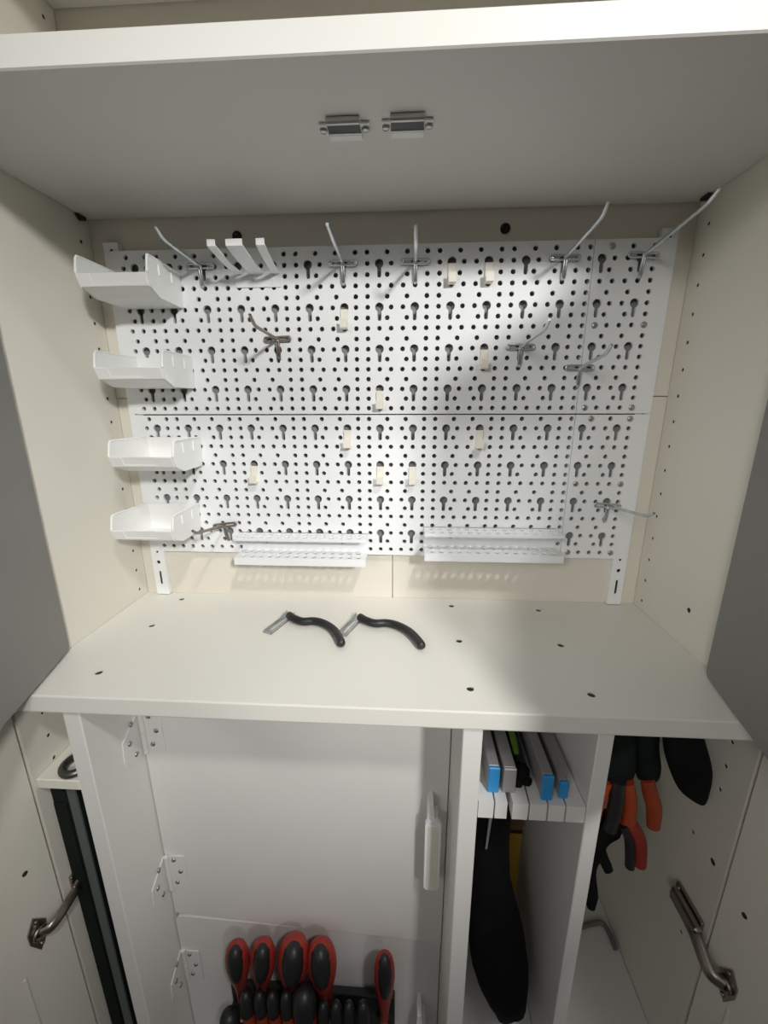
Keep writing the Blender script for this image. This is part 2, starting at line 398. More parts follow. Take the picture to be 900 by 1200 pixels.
# ------------------------------------------------------------------ wire hooks
WIRE = .0023
def wire_hook(c, bend, tip, lab, mt=None, roll=0.):
    """bar with looped ends, leg into the hole two rows down, long arm with an upturned tip"""
    c = V(c); mt = mt or M_zinc
    t = thing('wire_hook', (c.x, YB-.004, c.z), lab, 'hook', 'zinc wire hooks on the perforated panels')
    y = YB-.0042; hw = P*1.0; r = WIRE
    b = MB(); rm = Matrix.Translation(c) @ Matrix.Rotation(roll, 4, 'Y') @ Matrix.Translation(-c)
    lp = []
    for k in range(9): a = PI/2+PI*k/8; lp.append((c.x-hw+r*1.3*math.cos(a), y-.0002, c.z+r*1.3*math.sin(a)))
    for k in range(9): a = -PI/2+PI*k/8; lp.append((c.x+hw+r*1.3*math.cos(a), y-.0002, c.z+r*1.3*math.sin(a)))
    lp.append(lp[0]); b.tube(lp, r*.78, 8)
    for s in (-1, 1): b.tube([(c.x+s*hw, y, c.z), (c.x+s*hw, YB+.007, c.z), (c.x+s*hw, YB+.010, c.z+.004)], r*.8, 8)
    b.xf(rm); b.build('crossbar', mt, t)
    l = MB(); zb = c.z-PV*1.95
    l.tube([(c.x+s*r*u, y+v, zz) for s, u, v, zz in ((-1, .72, -.003, c.z+.002), (-1, .72, -.002, c.z-.010), (-1, .66, -.0005, zb+.004), (-1, .3, .003, zb), (1, .3, .003, zb), (1, .66, -.0005, zb+.004), (1, .72, -.002, c.z-.010), (1, .72, -.003, c.z+.002))], r*.75, 8)
    l.xf(rm); l.build('support_leg', mt, t)
    a = MB(); s0 = V((c.x, y-.0035, c.z)); bend = V(bend); tip = V(tip)
    pts = [s0+V((0, 0, -.004)), s0+V((0, -.0005, 0)), s0+(bend-s0)*.3, s0+(bend-s0)*.86]
    e0, e1 = s0+(bend-s0)*.88, bend+(tip-bend)*.3
    for k in range(6):
        q = k/5; pts.append(e0*(1-q)**2+bend*2*q*(1-q)+e1*q*q)
    pts += [tip]
    a.tube(pts, [r*1.1]*(len(pts)-1)+[r*.9], 10); a.build('arm', mt, t)
    return t
def H_(g, r, bend, tip, lab, **k):
    return wire_hook((gx(g), YB, rz(0)-r*PV-(GAP if r >= 16 else 0)), bend, tip, lab, **k)
H_(9.9, 1.0, (0.1872, -0.1167, 0.5919), (0.1872, -0.1336, 0.6013), 'wire hook in the top row just right of the uppermost bin')
H_(22, 1.0, (0.4223, -0.1086, 0.5871), (0.4218, -0.1503, 0.5917), 'wire hook right of the three-pronged holder, its arm leaning left')
H_(28, 1.0, (0.5351, -0.1279, 0.5734), (0.5343, -0.1452, 0.5898), 'top row wire hook whose arm points straight up')
H_(40, .95, (0.7685, -0.1344, 0.5974), (0.7685, -0.1469, 0.6084), 'wire hook in the top row just left of the vertical seam')
H_(46.1, .9, (0.8843, -0.1497, 0.6027), (0.8843, -0.1675, 0.6109), 'wire hook at the top right corner with the longest arm in view', roll=.06)
H_(16.1, 7.95, (0.3081, -0.1224, 0.4787), (0.3081, -0.1379, 0.4906), 'tarnished brownish wire hook below the three-pronged holder', mt=M_brown, roll=-.03)
H_(37, 8.95, (0.7101, -0.1333, 0.4665), (0.7101, -0.1500, 0.4759), 'wire hook on the upper wide panel right of the third-row white hook')
H_(42.1, 11.0, (0.8087, -0.1018, 0.4387), (0.8092, -0.1148, 0.4494), 'wire hook straddling the vertical seam of the upper panels')
H_(46, 25.35, (0.8823, -0.1356, 0.2087), (0.8823, -0.1514, 0.2174), 'wire hook low at the right end with its arm pointing right', roll=.04)
H_(9.65, 28.2, (0.1772, -0.1076, 0.1626), (0.1762, -0.1177, 0.1702), 'brownish wire hook beside the lowest bin', mt=M_brown, roll=-.12)

# ------------------------------------------------------------------ small white plastic hooks
def j_hook(g, r, lab, first=None, rot=0):
    x, z = gx(g), rz(r)
    if first: return dup(first, (x, YB, z), lab)
    t = thing('plastic_hook', (x, YB, z), lab, 'hook', 'small white plastic hooks in keyholes')
    w = .0062; zt, zb = z-.003, z-.0335
    MB().box(x-w, x+w, YB-.0032, YB-.0002, zb, zt, .0006).box(x-w*.45, x+w*.45, YB-.001, YB+.006, zt-.012, zt-.004, .0005).build('back_plate', M_cream, t)
    o = .0125
    prof = [(YB-.003, zb), (YB-.003, zb+.003), (YB-o+.001, zb+.0032), (YB-o-.0015, zb+.014), (YB-o-.0042, zb+.0145), (YB-o-.003, zb+.001), (YB-o, zb-.0004)]
    MB().prism(prof, lambda u, v, h: (h, u, v), x-w*.95, x+w*.95).build('lip', M_cream, t)
    return t
j0 = j_hook(31, 1, 'left of the two white plastic hooks in the top keyhole row')
for g, r, lab in ((34, 1, 'right of the two white plastic hooks in the top keyhole row'),
                  (22, 5, 'lone white plastic hook in the second keyhole row below the left-leaning wire hook'),
                  (34, 9, 'lone white plastic hook in the third keyhole row, left of a wire hook'),
                  (25, 13, 'white plastic hook just above the horizontal seam between the panels'),
                  (22, 17, 'left of the two white plastic hooks just below the horizontal seam'),
                  (34, 17, 'right of the two white plastic hooks just below the horizontal seam'),
                  (13, 21, 'leftmost small white plastic hook, on the lower panel above the left tray'),
                  (25, 21, 'left one of the close pair of white plastic hooks mid lower panel'),
                  (28, 21, 'right one of the close pair of white plastic hooks mid lower panel')):
    j_hook(g, r, lab, j0)

# three-pronged hook
t = thing('pronged_holder', (.281, YB, .5545), 'white metal holder with three long prongs beside the top left wire hook', 'holder')
MB().box(.2445, .3185, YB-.0022, YB-.0003, .5555, .5788, .0006).build('plate', M_board, t)
def prong(x0, x1, X0_, X1_):
    m = MB(); n = 10; top = []; 
    for i in range(n+1):
        q = i/n; y = YB-.0015-(.083)*q; z = .5768+.004*q+.0085*q*q
        top.append((x0+(X0_-x0)*q, x1+(X1_-x1)*q, y, z))
    vs = []; fs = []
    for a, b, y, z in top: vs += [(a, y, z), (b, y, z), (b, y, z-.0020), (a, y, z-.0020)]
    for i in range(n):
        for k in range(4): fs.append([4*i+k, 4*i+(k+1) % 4, 4*i+4+(k+1) % 4, 4*i+4+k])
    fs += [[0, 1, 2, 3], [4*n+3, 4*n+2, 4*n+1, 4*n]]
    m.add(vs, fs)
    # short upturned end
    a, b, y, z = top[-1]; m.box(a, b, y-.0022, y-.0002, z-.002, z+.007, .0005)
    m.build('prong', M_board, t)
prong(.2450, .2567, .2400, .2520); prong(.2694, .2928, .2670, .2912); prong(.3060, .3177, .3105, .3230)
MB().box(.2640, .2735, YB-.0032, YB-.0022, .562, .571, .0004).build('tab', M_board, t); MB().box(.3035, .3080, YB-.0032, YB-.0022, .559, .574, .0004).build('tab', M_board, t)

# ------------------------------------------------------------------ bins
def bin_(x0, zb, lab, yaw=0., first=None, tilt=0.):
    w = .1000
    if first:
        return dup(first, (x0+w/2, YB-.0012, zb), lab, (tilt, 0, yaw))
    t = thing('storage_bin', (x0+w/2, YB-.0012, zb), lab, 'bin', 'white storage bins on the left of the panels')
    yb = YB-.0012; th = .0020
    Y = lambda d: yb-d
    #  outline of a side wall: (distance from panel, height)
    sidep = [(0, 0), (.068, .000), (.093, .010), (.0995, .0255), (.0935, .0515), (0, .0510)]
    m = MB()
    fl = .003                                  # walls flare a little towards the front
    def wall(s):
        xb = x0 if s < 0 else x0+w
        n = len(sidep)
        def pt(d, h, o): return (xb+s*(fl*d/.08)+(-s)*o-s*.002*(1-h/.05), Y(d), zb+h)
        a = [pt(d, h, 0) for d, h in sidep]; b = [pt(d, h, th) for d, h in sidep]
        m.add(a+b, [list(range(n)), list(range(n, 2*n))[::-1]]+[[i, n+i, n+(i+1) % n, (i+1) % n] for i in range(n)])
    wall(-1); wall(1)
    X_ = lambda d, s: (x0 if s < 0 else x0+w)+s*(fl*d/.08)
    def plate(d0, h0, d1, h1, nd, nh, ins=.0022):
        a = [(X_(d0, -1)+ins, Y(d0), zb+h0), (X_(d0, 1)-ins, Y(d0), zb+h0), (X_(d1, 1)-ins, Y(d1), zb+h1), (X_(d1, -1)+ins, Y(d1), zb+h1)]
        b = [(p[0], p[1]-nd, p[2]+nh) for p in a]
        m.add(a+b, [[0, 1, 2, 3], [7, 6, 5, 4]]+[[i, 4+i, 4+(i+1) % 4, (i+1) % 4] for i in range(4)])
    plate(0, 0, .068, .000, 0, th); plate(.068, .000, .093, .010, -.001, th)
    plate(.093, .010, .1002, .0265, -th, .0006, .0005)
    plate(0, 0, 0, .051, th, 0)
    m.build('body', M_bin, t)
    # thick rolled rim on the upper edges
    for s in (-1, 1):
        i = -s*.0008
        pts = [(X_(0, s)+i, Y(.001), zb+.051), (X_(.082, s)+i, Y(.082), zb+.0515), (X_(.0915, s)+i, Y(.0915), zb+.0508), (X_(.0940, s)+i, Y(.0940), zb+.0475), (X_(.0990, s)+i, Y(.0990), zb+.0270)]
        MB().tube(pts, .0019, 8).build('rim', M_bin, t)
        for d in (.030, .066): MB().box(X_(d, s)-.0012, X_(d, s)+.0012, Y(d+.0012), Y(d-.0012), zb+.030, zb+.046, .0004).build('rib', M_bin, t)
    lb = MB()                                  # label holder on the front lip
    z0, z1 = zb+.0155, zb+.0295
    f = lambda u, h: (u, Y(.093+.0072*(h-.010)/.0165+.0012), zb+h)
    def strip(u0, u1, h0, h1):
        a = [f(u0, h0), f(u1, h0), f(u1, h1), f(u0, h1)]; b = [(p[0], p[1]+.0014, p[2]) for p in a]
        lb.add(a+b, [[3, 2, 1, 0], [4, 5, 6, 7]]+[[i, (i+1) % 4, 4+(i+1) % 4, 4+i] for i in range(4)])
    strip(x0+.0, x0+.018, .0105, .0260); strip(x0+w-.026, x0+w-.0, .0105, .0260); strip(x0+.018, x0+w-.026, .0105, .0134)
    lb.build('label_holder', M_bin, t)
    return t
b0 = bin_(0.0522, 0.5261, 'uppermost of the four white storage bins on the left, seen from below')
bin_(0.0562, 0.3980, 'second white storage bin from the top on the left', 0, b0)
bin_(0.0547, 0.2633, 'third white storage bin from the top on the left', 0, b0)
bin_(0.0369, 0.1402, 'lowest of the four white storage bins, beside a brownish wire hook', 0, b0)

# ------------------------------------------------------------------ perforated trays
def tray(x0, x1, z1, z2, d1, d2, lab, xb=None):
    t = thing('tool_tray', ((x0+x1)/2, YB, z2), lab, 'tray', 'white perforated tool trays')
    yb = YB-.0006; th = .0022; n = 14; pit = (x1-x0-.012)/n
    def deck(z, d, name):
        hs = []
        for rr, frac in ((0, .30), (1, .74)):
            for i in range(n):
                cx = x0+.006+pit*(i+.5+(.0 if rr else -.12))
                y = yb-d*frac
                hs.append([(cx+.0046*math.cos(a), y+.0058*math.sin(a)) for a in [2*PI*k/14 for k in range(14)]])
        MB().sheet([(x0, yb-d), (x1, yb-d), (x1, yb), (x0, yb)], hs, XY, z, z-th).build(name, M_board, t)
    deck(z1, d1, 'upper_deck'); deck(z2, d2, 'lower_deck')
    hs = [slot(x0+.050, z2+.015, z2+.024, .0016), slot(x1-.048, z2+.015, z2+.024, .0016)]
    MB().sheet([(x0, z2), (x1, z2), (x1, z1), (x0, z1)], hs, XZ, yb, yb-th).build('back_plate', M_board, t)
    MB().box(x0, x1, yb-d1-.0002, yb-d1+.0012, z1-.0055, z1-.0002, .0004).build('upper_lip', M_board, t)
    MB().box(x0, x1, yb-d2-.0002, yb-d2+.0012, z2-.0135, z2-.0002, .0004).build('front_lip', M_board, t)
tray(0.2138, 0.4548, 0.1361, 0.1011, .037, .0455, 'left of the two white perforated trays along the bottom of the panels')
tray(0.5592, 0.7995, 0.1509, 0.1158, .042, .0480, 'right of the two white perforated trays along the bottom of the panels')

# ------------------------------------------------------------------ black hooks lying on the worktop
def bench_hook(dx, dy, lab, first=None):
    if first: return dup(first, V(first.location)+V((dx, dy, 0)), lab)
    t = thing('bench_hook', (.36, -.125, 0), lab, 'hook', 'black coated hooks lying on the worktop')
    a, b = V((.2965, -.144, 0)), V((.3200, -.080, 0)); d = (b-a).normalized(); n = V((-d.y, d.x, 0)); Ln = (b-a).length
    m = MB(); f = lambda u, v, h: tuple(a+d*u+n*v+V((0, 0, h)))
    hw = .0085
    m.sheet([(0, -hw), (Ln, -hw), (Ln, hw), (0, hw)], [[(u, v) for u, v in ((.010, -.0028), (Ln-.02, -.0028), (Ln-.016, 0), (Ln-.02, .0028), (.010, .0028), (.007, 0))]], f, .0006, .0026)
    for s in (-1, 1):
        m.prism([(0, .0006), (Ln, .0006), (Ln, .0075), (Ln-.012, .0075), (Ln-.022, .0042), (.003, .0042), (0, .0028)], lambda u, v, h: tuple(a+d*u+n*h+V((0, 0, v))), s*hw, s*(hw-.0016))
    m.build('channel', M_zinc, t)
    pts = bez([(.3215, -.098, .010), (.333, -.108, .0095), (.350, -.1155, .0085), (.370, -.1135, .0085), (.390, -.122, .0085), (.410, -.142, .0085), (.4245, -.170, .008), (.427, -.181, .008)], 6)
    rs = [.0068]*(len(pts)-3)+[.0066, .0055, .0028]
    MB().tube(pts, rs, 14).build('rod', M_blk, t, 'black coated S-curved rod')
    return t
bh = bench_hook(0, 0, 'left one of two black curved hooks lying on the worktop')
bench_hook(.1255, .0, 'right one of two black curved hooks lying on the worktop', bh)

# ------------------------------------------------------------------ lower cabinet
cab = thing('base_cabinet', (.42, -.15, FZ+.06), 'white cabinet with upright boards and recessed hinged doors below the worktop', 'cabinet')
ZT2 = -.0268; ZC = FZ+.0605
for x0, x1 in ((.0665, .0905), (.6020, .6275), (.7705, .7905)):
    MB().box(x0, x1, -.3015, -.0008, ZC, ZT2, .0012).build('upright_board', M_paint, cab)
YD = -.2000
# upper door with its sloping lower edge, lower door
MB().prism([(.0925, -.572), (.6005, -.607), (.6005, ZT2-.002), (.0925, ZT2-.002)], XZ, YD, YD+.016).build('door', M_paint, cab, 'upper recessed white door')
d1 = [o for o in cab.children if o.name.startswith('door')][-1]
lowf = lambda u, v, h: (u, YD-.0022+.009*(u-.0925)/.508+h, v)          # hangs slightly askew
low = MB().prism([(.0925, ZC+.02), (.6005, ZC+.02), (.6005, -.6125), (.112, -.5785), (.0985, -.5790), (.0935, -.585), (.0925, -.592)], lowf, 0, .014).build('door', M_paint, cab, 'lower recessed white door carrying screwdrivers')
def pull(parent, x, z0, z1, yd=YD-.0004):
    m = MB(); n = 10
    # flat bow handle: oval ring face standing off the door
    yo = YD-.028
    ring = []
    za, zb_, q, rr = z0+.002, z1-.012, .0128, .0085
    pol = [(x+sx*(q-rr)+rr*math.cos(a), (zb_-rr if sz > 0 else za+rr)+rr*math.sin(a)) for sx, sz, a0 in ((1, 1, 0), (-1, 1, 90), (-1, -1, 180), (1, -1, 270)) for a in [math.radians(a0+15*i) for i in range(7)]]
    m.prism(pol, XZ, yo-.004, yo+.003)
    m.prism([(-.006, z1-.013), (.006, z1-.013), (.004, z1+.014), (-.004, z1+.014)], lambda u, v, h: (x-.004+u, h, v), yo+.002, yd)
    m.box(x-.008, x+.008, yo, yd, z0+.006, z0+.020, .002)
    m.box(x-.008, x+.008, yo, yd, z1-.030, z1-.014, .002)
    h = m.build('handle', M_bin, parent)
    MB().box(x-.0082, x+.0082, yo-.0050, yo-.0035, z0+.010, z1-.020, .0007).build('inlay', M_cream, h)
pull(d1, .5755, -.425, -.262); pull(low, .567, -.925, -.778, YD+.0062)
def butt_hinge(zt, zb, dy=0.):
    h = MB(); xh = .0925
    x1 = .1290
    h.box(xh+.012, x1, YD-.0024+dy, YD-.0003+dy, zb, zt, .0005)
    # left leaf lies on the inner face of the upright board, slanted outer edge
    h.prism([(YD-.003, zt-.001), (YD-.003, zb+.001), (YD-.043, zb+.006), (YD-.046, zb+.022), (YD-.043, zt-.026)], YZ, .0907, .0927)
    for a, b in ((0, .48), (.5, 1.0)):
        h.tube([(.0975, YD-.0042, zt-(zt-zb)*a), (.0975, YD-.0042, zt-(zt-zb)*b)], .0042, 12)
    h.box(.0975, xh+.013, YD-.0026, YD-.0005, zb, zt, .0004)
    ho = h.build('hinge', M_paint, cab, 'white painted butt hinge')
    def scr(p, n):
        MB().lathe([(.0042, 0), (.0040, .0010), (.0028, .0022), (.0008, .0026)], p, n, 12).build('screw', M_screw, ho, 'steel screw head')
    L = zt-zb
    for u, v in ((.1095, .12), (.1190, .46), (.1095, .80)): scr((u, YD-.0024+dy, zt-L*v), (0, -1, 0))
    for y, v in ((-.2205, .12), (-.2300, .47), (-.2205, .84)): scr((.0926, y, zt-L*v), (1, 0, 0))
butt_hinge(-.112, -.192); butt_hinge(-.4235, -.504); butt_hinge(-.668, -.750, -.0022)
# floors of the open bays
MB().box(.6285, .7697, -.2985, -.001, -.758, -.742, .001).build('bay_floor', M_paint, cab)
MB().box(.7913, W-.0006, -.2985, -.001, -.706, -.688, .001).build('bay_floor', M_paint, cab)

# small shelf on the left with grey ring
sm = MB().box(.0006, .0657, -.300, -.0008, -.164, -.1475, .0012).build('corner_shelf', M_lam, None, 'narrow white shelf in the lower left bay holding a grey ring', 'shelf')
pts = [(.0455+.0165*math.cos(a), -.277+.0150*math.sin(a)*1.25, -.1415+.0004*math.sin(2*a)) for a in [2*PI*k/28 for k in range(29)]]
t = thing('metal_ring', (.0455, -.277, -.1473), 'dark grey oval metal ring lying on the narrow left shelf', 'ring')
MB().tube(pts, .0056, 12, cap=False).build('loop', mat('dark_grey_metal', (.12, .115, .11), .35, .8, var=.15, scale=40), t)
# dark cases in the left bay
t = thing('green_case', (.016, -.16, ZC), 'tall dark green case standing in the lower left bay, nearest the side wall', 'case')
MB().box(.0012, .0285, -.287, -.04, ZC, -.1685, .003).build('shell', M_green, t)
MB().box(.0045, .0250, -.2885, -.2868, -.95, -.205, .0008).build('front_band', M_green, t)
t = thing('straightedge', (.043, -.16, ZC), 'tall dark bar with a grey-green front edge standing in the lower left bay', 'straightedge')
MB().box(.0300, .0440, -.285, -.10, ZC, -.168, .001).build('blade', M_green, t)
MB().box(.0300, .0440, -.289, -.2852, ZC, -.168, .001).build('edge_strip', M_gstrip, t, 'grey-green edge strip')
t = thing('black_board', (.055, -.16, ZC), 'black board standing between the grey-edged bar and the cabinet board', 'board')
MB().box(.0455, .0655, -.262, -.08, ZC, -.168, .001).build('panel', M_cloth, t)

# ------------------------------------------------------------------ notched shelf and what lies on it
ZS = -.1485; ZSb = -.1755
def wavy(x, wd, dx):
    return [(x-wd, -.301), (x-wd+dx*.6, -.27), (x-wd+dx, -.20), (x+wd+dx, -.20), (x+wd+dx*.6, -.27), (x+wd, -.301)]
cuts = [(.6500, .0011, .002), (.6705, .0036, .001), (.6960, .0012, .002), (.7205, .0011, .003), (.7440, .0011, .002)]
front = [(.6285, -.0012), (.6285, -.300)]
for x, wd, dx in cuts:
    w_ = wavy(x, wd, dx); front += [(w_[0][0], -.300)]+w_[1:5]+[(w_[5][0], -.300)]
front += [(.7695, -.300), (.7695, -.0012)]
MB().sheet(front, [], XY, ZS, ZSb).build('notched_shelf', M_paint, None, 'white shelf with five saw cuts in its front edge holding grey bars', 'shelf')
def bar(x0, x1, yf, h, cap_m, cap_l, lab, skew=0.):
    t = thing('metal_bar', ((x0+x1)/2, yf, ZS), lab, 'bar', 'grey bars lying on the notched shelf')
    MB().box(x0, x1, yf+cap_l, -.03, ZS+.0004, ZS+h, .0012).build('profile', M_alu, t)
    MB().box(x0-.0004, x1+.0004, yf, yf+cap_l, ZS, ZS+h+.0004, .0012).build('end_cap', cap_m, t, 'blue end cap' if cap_m is M_blue else 'grey end cap')
    return t
bar(.6430, .6575, -.286, .0415, M_blue, .005, 'leftmost grey bar with a blue end cap on the notched shelf')
bar(.6635, .6800, -.285, .0400, M_alu, .004, 'grey bar with a plain grey end, second from the left on the notched shelf')
bar(.7130, .7270, -.294, .0400, M_blue, .005, 'larger blue-capped grey bar just right of the black and green tool')
bar(.7375, .7490, -.290, .0270, M_blue, .005, 'low blue-capped grey bar at the right end of the notched shelf')
t = thing('folding_saw', (.690, -.28, ZS), 'black tool with a green stripe lying between grey bars on the notched shelf', 'tool')
pts = bez([(.700, -.05, ZS+.016), (.698, -.15, ZS+.017), (.695, -.22, ZS+.018), (.6935, -.258, ZS+.0175)], 6)
MB().tube(pts, [.0098]*len(pts), 14, flat=(.85, 1.6)).build('handle', M_blk, t)
MB().tube([(.6890, -.250, ZS+.0315), (.6905, -.225, ZS+.0335), (.692, -.195, ZS+.033)], [.0045, .0055, .0045], 10, flat=(1, .5)).build('stripe', M_lime, t, 'green stripe')
MB().lathe([(.004, 0), (.0095, .003), (.0125, .010), (.0105, .018), (.006, .023)], (.6935, -.252, ZS+.0165), (-.05, -1, -.15), 16).lathe([(.007, 0), (.009, .004), (.006, .010)], (.688, -.268, ZS+.008), (-.3, -1, -.2), 12).lathe([(.006, 0), (.0075, .004), (.004, .008)], (.6985, -.270, ZS+.009), (.3, -1, -.1), 12).build('tail', M_cloth, t)
# black sheath below
t = thing('tool_sheath', (.70, -.2, -.735), 'long black cloth tool sheath hanging under the notched shelf', 'sheath')
sec = [(-.1765, .640, .699, .030), (-.25, .640, .700, .032), (-.33, .6395, .702, .034), (-.40, .639, .708, .036), (-.46, .639, .724, .040), (-.50, .640, .735, .044), (-.54, .645, .744, .048), (-.59, .651, .752, .052), (-.635, .664, .755, .052), (-.675, .682, .754, .046), (-.695, .693, .744, .038), (-.715, .700, .736, .030), (-.731, .708, .728, .018), (-.7375, .714, .722, .006)]
m = MB(); seg = 20; vs = []; fs = []
for z, xa, xb, dp in sec:
    for k in range(seg):
        a = 2*PI*k/seg; c, s = math.cos(a), math.sin(a)
        wob = 1+.035*math.sin(3*a+z*40)+.02*math.sin(z*90+a)
        x = (xa+xb)/2+(xb-xa)/2*(abs(c)**.75)*(1 if c > 0 else -1)
        vs.append((max(.6290, min(.7690, x)), -.205-.02*(z+.17)/-.6+dp*.9*wob*(abs(s)**.8)*(1 if s > 0 else -1), z))
for i in range(len(sec)-1):
    for k in range(seg): fs.append([i*seg+k, i*seg+(k+1) % seg, (i+1)*seg+(k+1) % seg, (i+1)*seg+k])
fs += [list(range(seg)), [(len(sec)-1)*seg+k for k in range(seg)]]
m.add(vs, fs, True); m.build('pouch', M_cloth, t)
MB().prism([(.6620, -.18), (.6680, -.18), (.6600, -.310), (.6575, -.310)], XZ, -.2430, -.2405).build('clip', M_alu, t, 'thin metal clip')
t = thing('yellow_board', (.745, -.10, -.742), 'narrow yellow board with a brown top standing behind the black sheath', 'board')
MB().box(.7335, .7575, -.120, -.100, -.742, -.430, .001).build('body', M_yel, t)
MB().box(.7335, .7575, -.120, -.100, -.4298, -.185, .001).build('top_end', M_wood, t, 'brown wooden top end')
MB().box(.7330, .7580, -.1208, -.0995, -.434, -.424, .0008).build('band', M_blk, t, 'dark band')

# ------------------------------------------------------------------ tools in the right bay
def flat_tool(name, poly, y0, y1, mt, parent, label=None):
    pts = bez([(u, 0, v) for u, v in poly]+[(poly[0][0], 0, poly[0][1])], 5)[:-1]
    pol = [(p.x, p.z) for p in pts]; c = (sum(p[0] for p in pol)/len(pol), sum(p[1] for p in pol)/len(pol))
    m = MB(); ym = (y0+y1)/2; n = len(pol); vs = []; fs = []
    lay = [(y0, .55), (y0+(y1-y0)*.18, .88), (ym, 1.), (y1-(y1-y0)*.18, .88), (y1, .55)]
    for y, s in lay: vs += [(c[0]+(u-c[0])*(s+(1-s)*.3), y, c[1]+(v-c[1])*(s+(1-s)*.3)) for u, v in pol]
    for i in range(len(lay)-1):
        for k in range(n): fs.append([i*n+k, i*n+(k+1) % n, (i+1)*n+(k+1) % n, (i+1)*n+k])
    fs += [list(range(n)), [(len(lay)-1)*n+k for k in range(n)]]
    m.add(vs, fs, True); return m.build(name, mt, parent, label)
GT = 'hand tools hanging in the right bay'
t = thing('hand_tool', (.925, -.235, -.19), 'large black leaf-shaped tool head hanging close to the right wall', 'tool', GT)
flat_tool('head', [(.880, -.029), (.915, -.029), (.938, -.075), (.957, -.125), (.9605, -.165), (.957, -.189), (.940, -.182), (.918, -.160), (.896, -.115), (.884, -.07)], -.264, -.239, M_cloth, t)
t = thing('hand_tool', (.90, -.23, -.27), 'hanging tool with a dark green head and a single orange-red grip', 'tool', GT)
flat_tool('head', [(.853, -.029), (.884, -.029), (.897, -.11), (.9065, -.150), (.906, -.175), (.893, -.180), (.878, -.174), (.866, -.12)], -.238, -.212, M_green, t)
pts = bez([(.888, -.233, -.168), (.897, -.232, -.195), (.908, -.231, -.225), (.9135, -.230, -.262)], 6)
MB().tube(pts, [.0095+.002*math.sin(PI*i/len(pts)) for i in range(len(pts))], 14, flat=(1, .8)).build('grip', M_orange, t, 'red grip')
t = thing('hand_tool', (.85, -.23, -.25), 'hanging tool with a dark head and two orange-red grips', 'tool', GT)
flat_tool('head', [(.8015, -.029), (.850, -.029), (.864, -.10), (.872, -.150), (.868, -.178), (.842, -.182), (.815, -.176), (.804, -.10)], -.238, -.212, M_green, t)
for pa, pb, pc in (((.858, -.236, -.172), (.868, -.236, -.21), (.871, -.236, -.249)), ((.828, -.236, -.172), (.822, -.236, -.21), (.8185, -.236, -.249))):
    pts = bez([pa, pb, pc], 8)
    MB().tube(pts, [.0098]*len(pts), 14, flat=(1, .8)).build('grip', M_orange, t, 'red grip')
pts = bez([(.843, -.240, -.165), (.845, -.240, -.21), (.842, -.240, -.258)], 8)
MB().tube(pts, [.0105]*len(pts), 12).build('spring', M_blk, t, 'black middle piece')
t = thing('pistol_tool', (.86, -.22, -.34), 'black tool with a curved dark red grip, lowest of the hanging tools', 'tool', GT)
pts = bez([(.862, -.218, -.250), (.884, -.219, -.272), (.902, -.219, -.305), (.911, -.219, -.352)], 7)
MB().tube(pts, [.0120+.003*math.sin(PI*i/len(pts)) for i in range(len(pts))], 14, flat=(1, .85)).build('grip', M_red, t, 'curved dark red grip')
MB().tube(bez([(.868, -.228, -.264), (.882, -.2275, -.29), (.890, -.227, -.33), (.893, -.226, -.352)], 6), .0075, 10).build('trigger_guard', M_blk, t, 'black underside')
flat_tool('frame', [(.802, -.245), (.83, -.247), (.868, -.247), (.876, -.264), (.856, -.285), (.850, -.31), (.862, -.345), (.870, -.365), (.858, -.372), (.842, -.345), (.838, -.38), (.852, -.455), (.842, -.460), (.826, -.40), (.818, -.34), (.806, -.30)], -.232, -.207, M_cloth, t)
t = thing('bent_hook', (.93, -.12, -.688), 'dim grey bent rod lying at the back of the right bay floor', 'hook')
pts = bez([(.900, -.115, -.683), (.925, -.108, -.683), (.946, -.106, -.683), (.953, -.120, -.683), (.954, -.148, -.683)], 6)
MB().tube(pts, .0048, 10).build('rod', mat('dull_grey_rod', (.22, .22, .21), .5, .5), t)

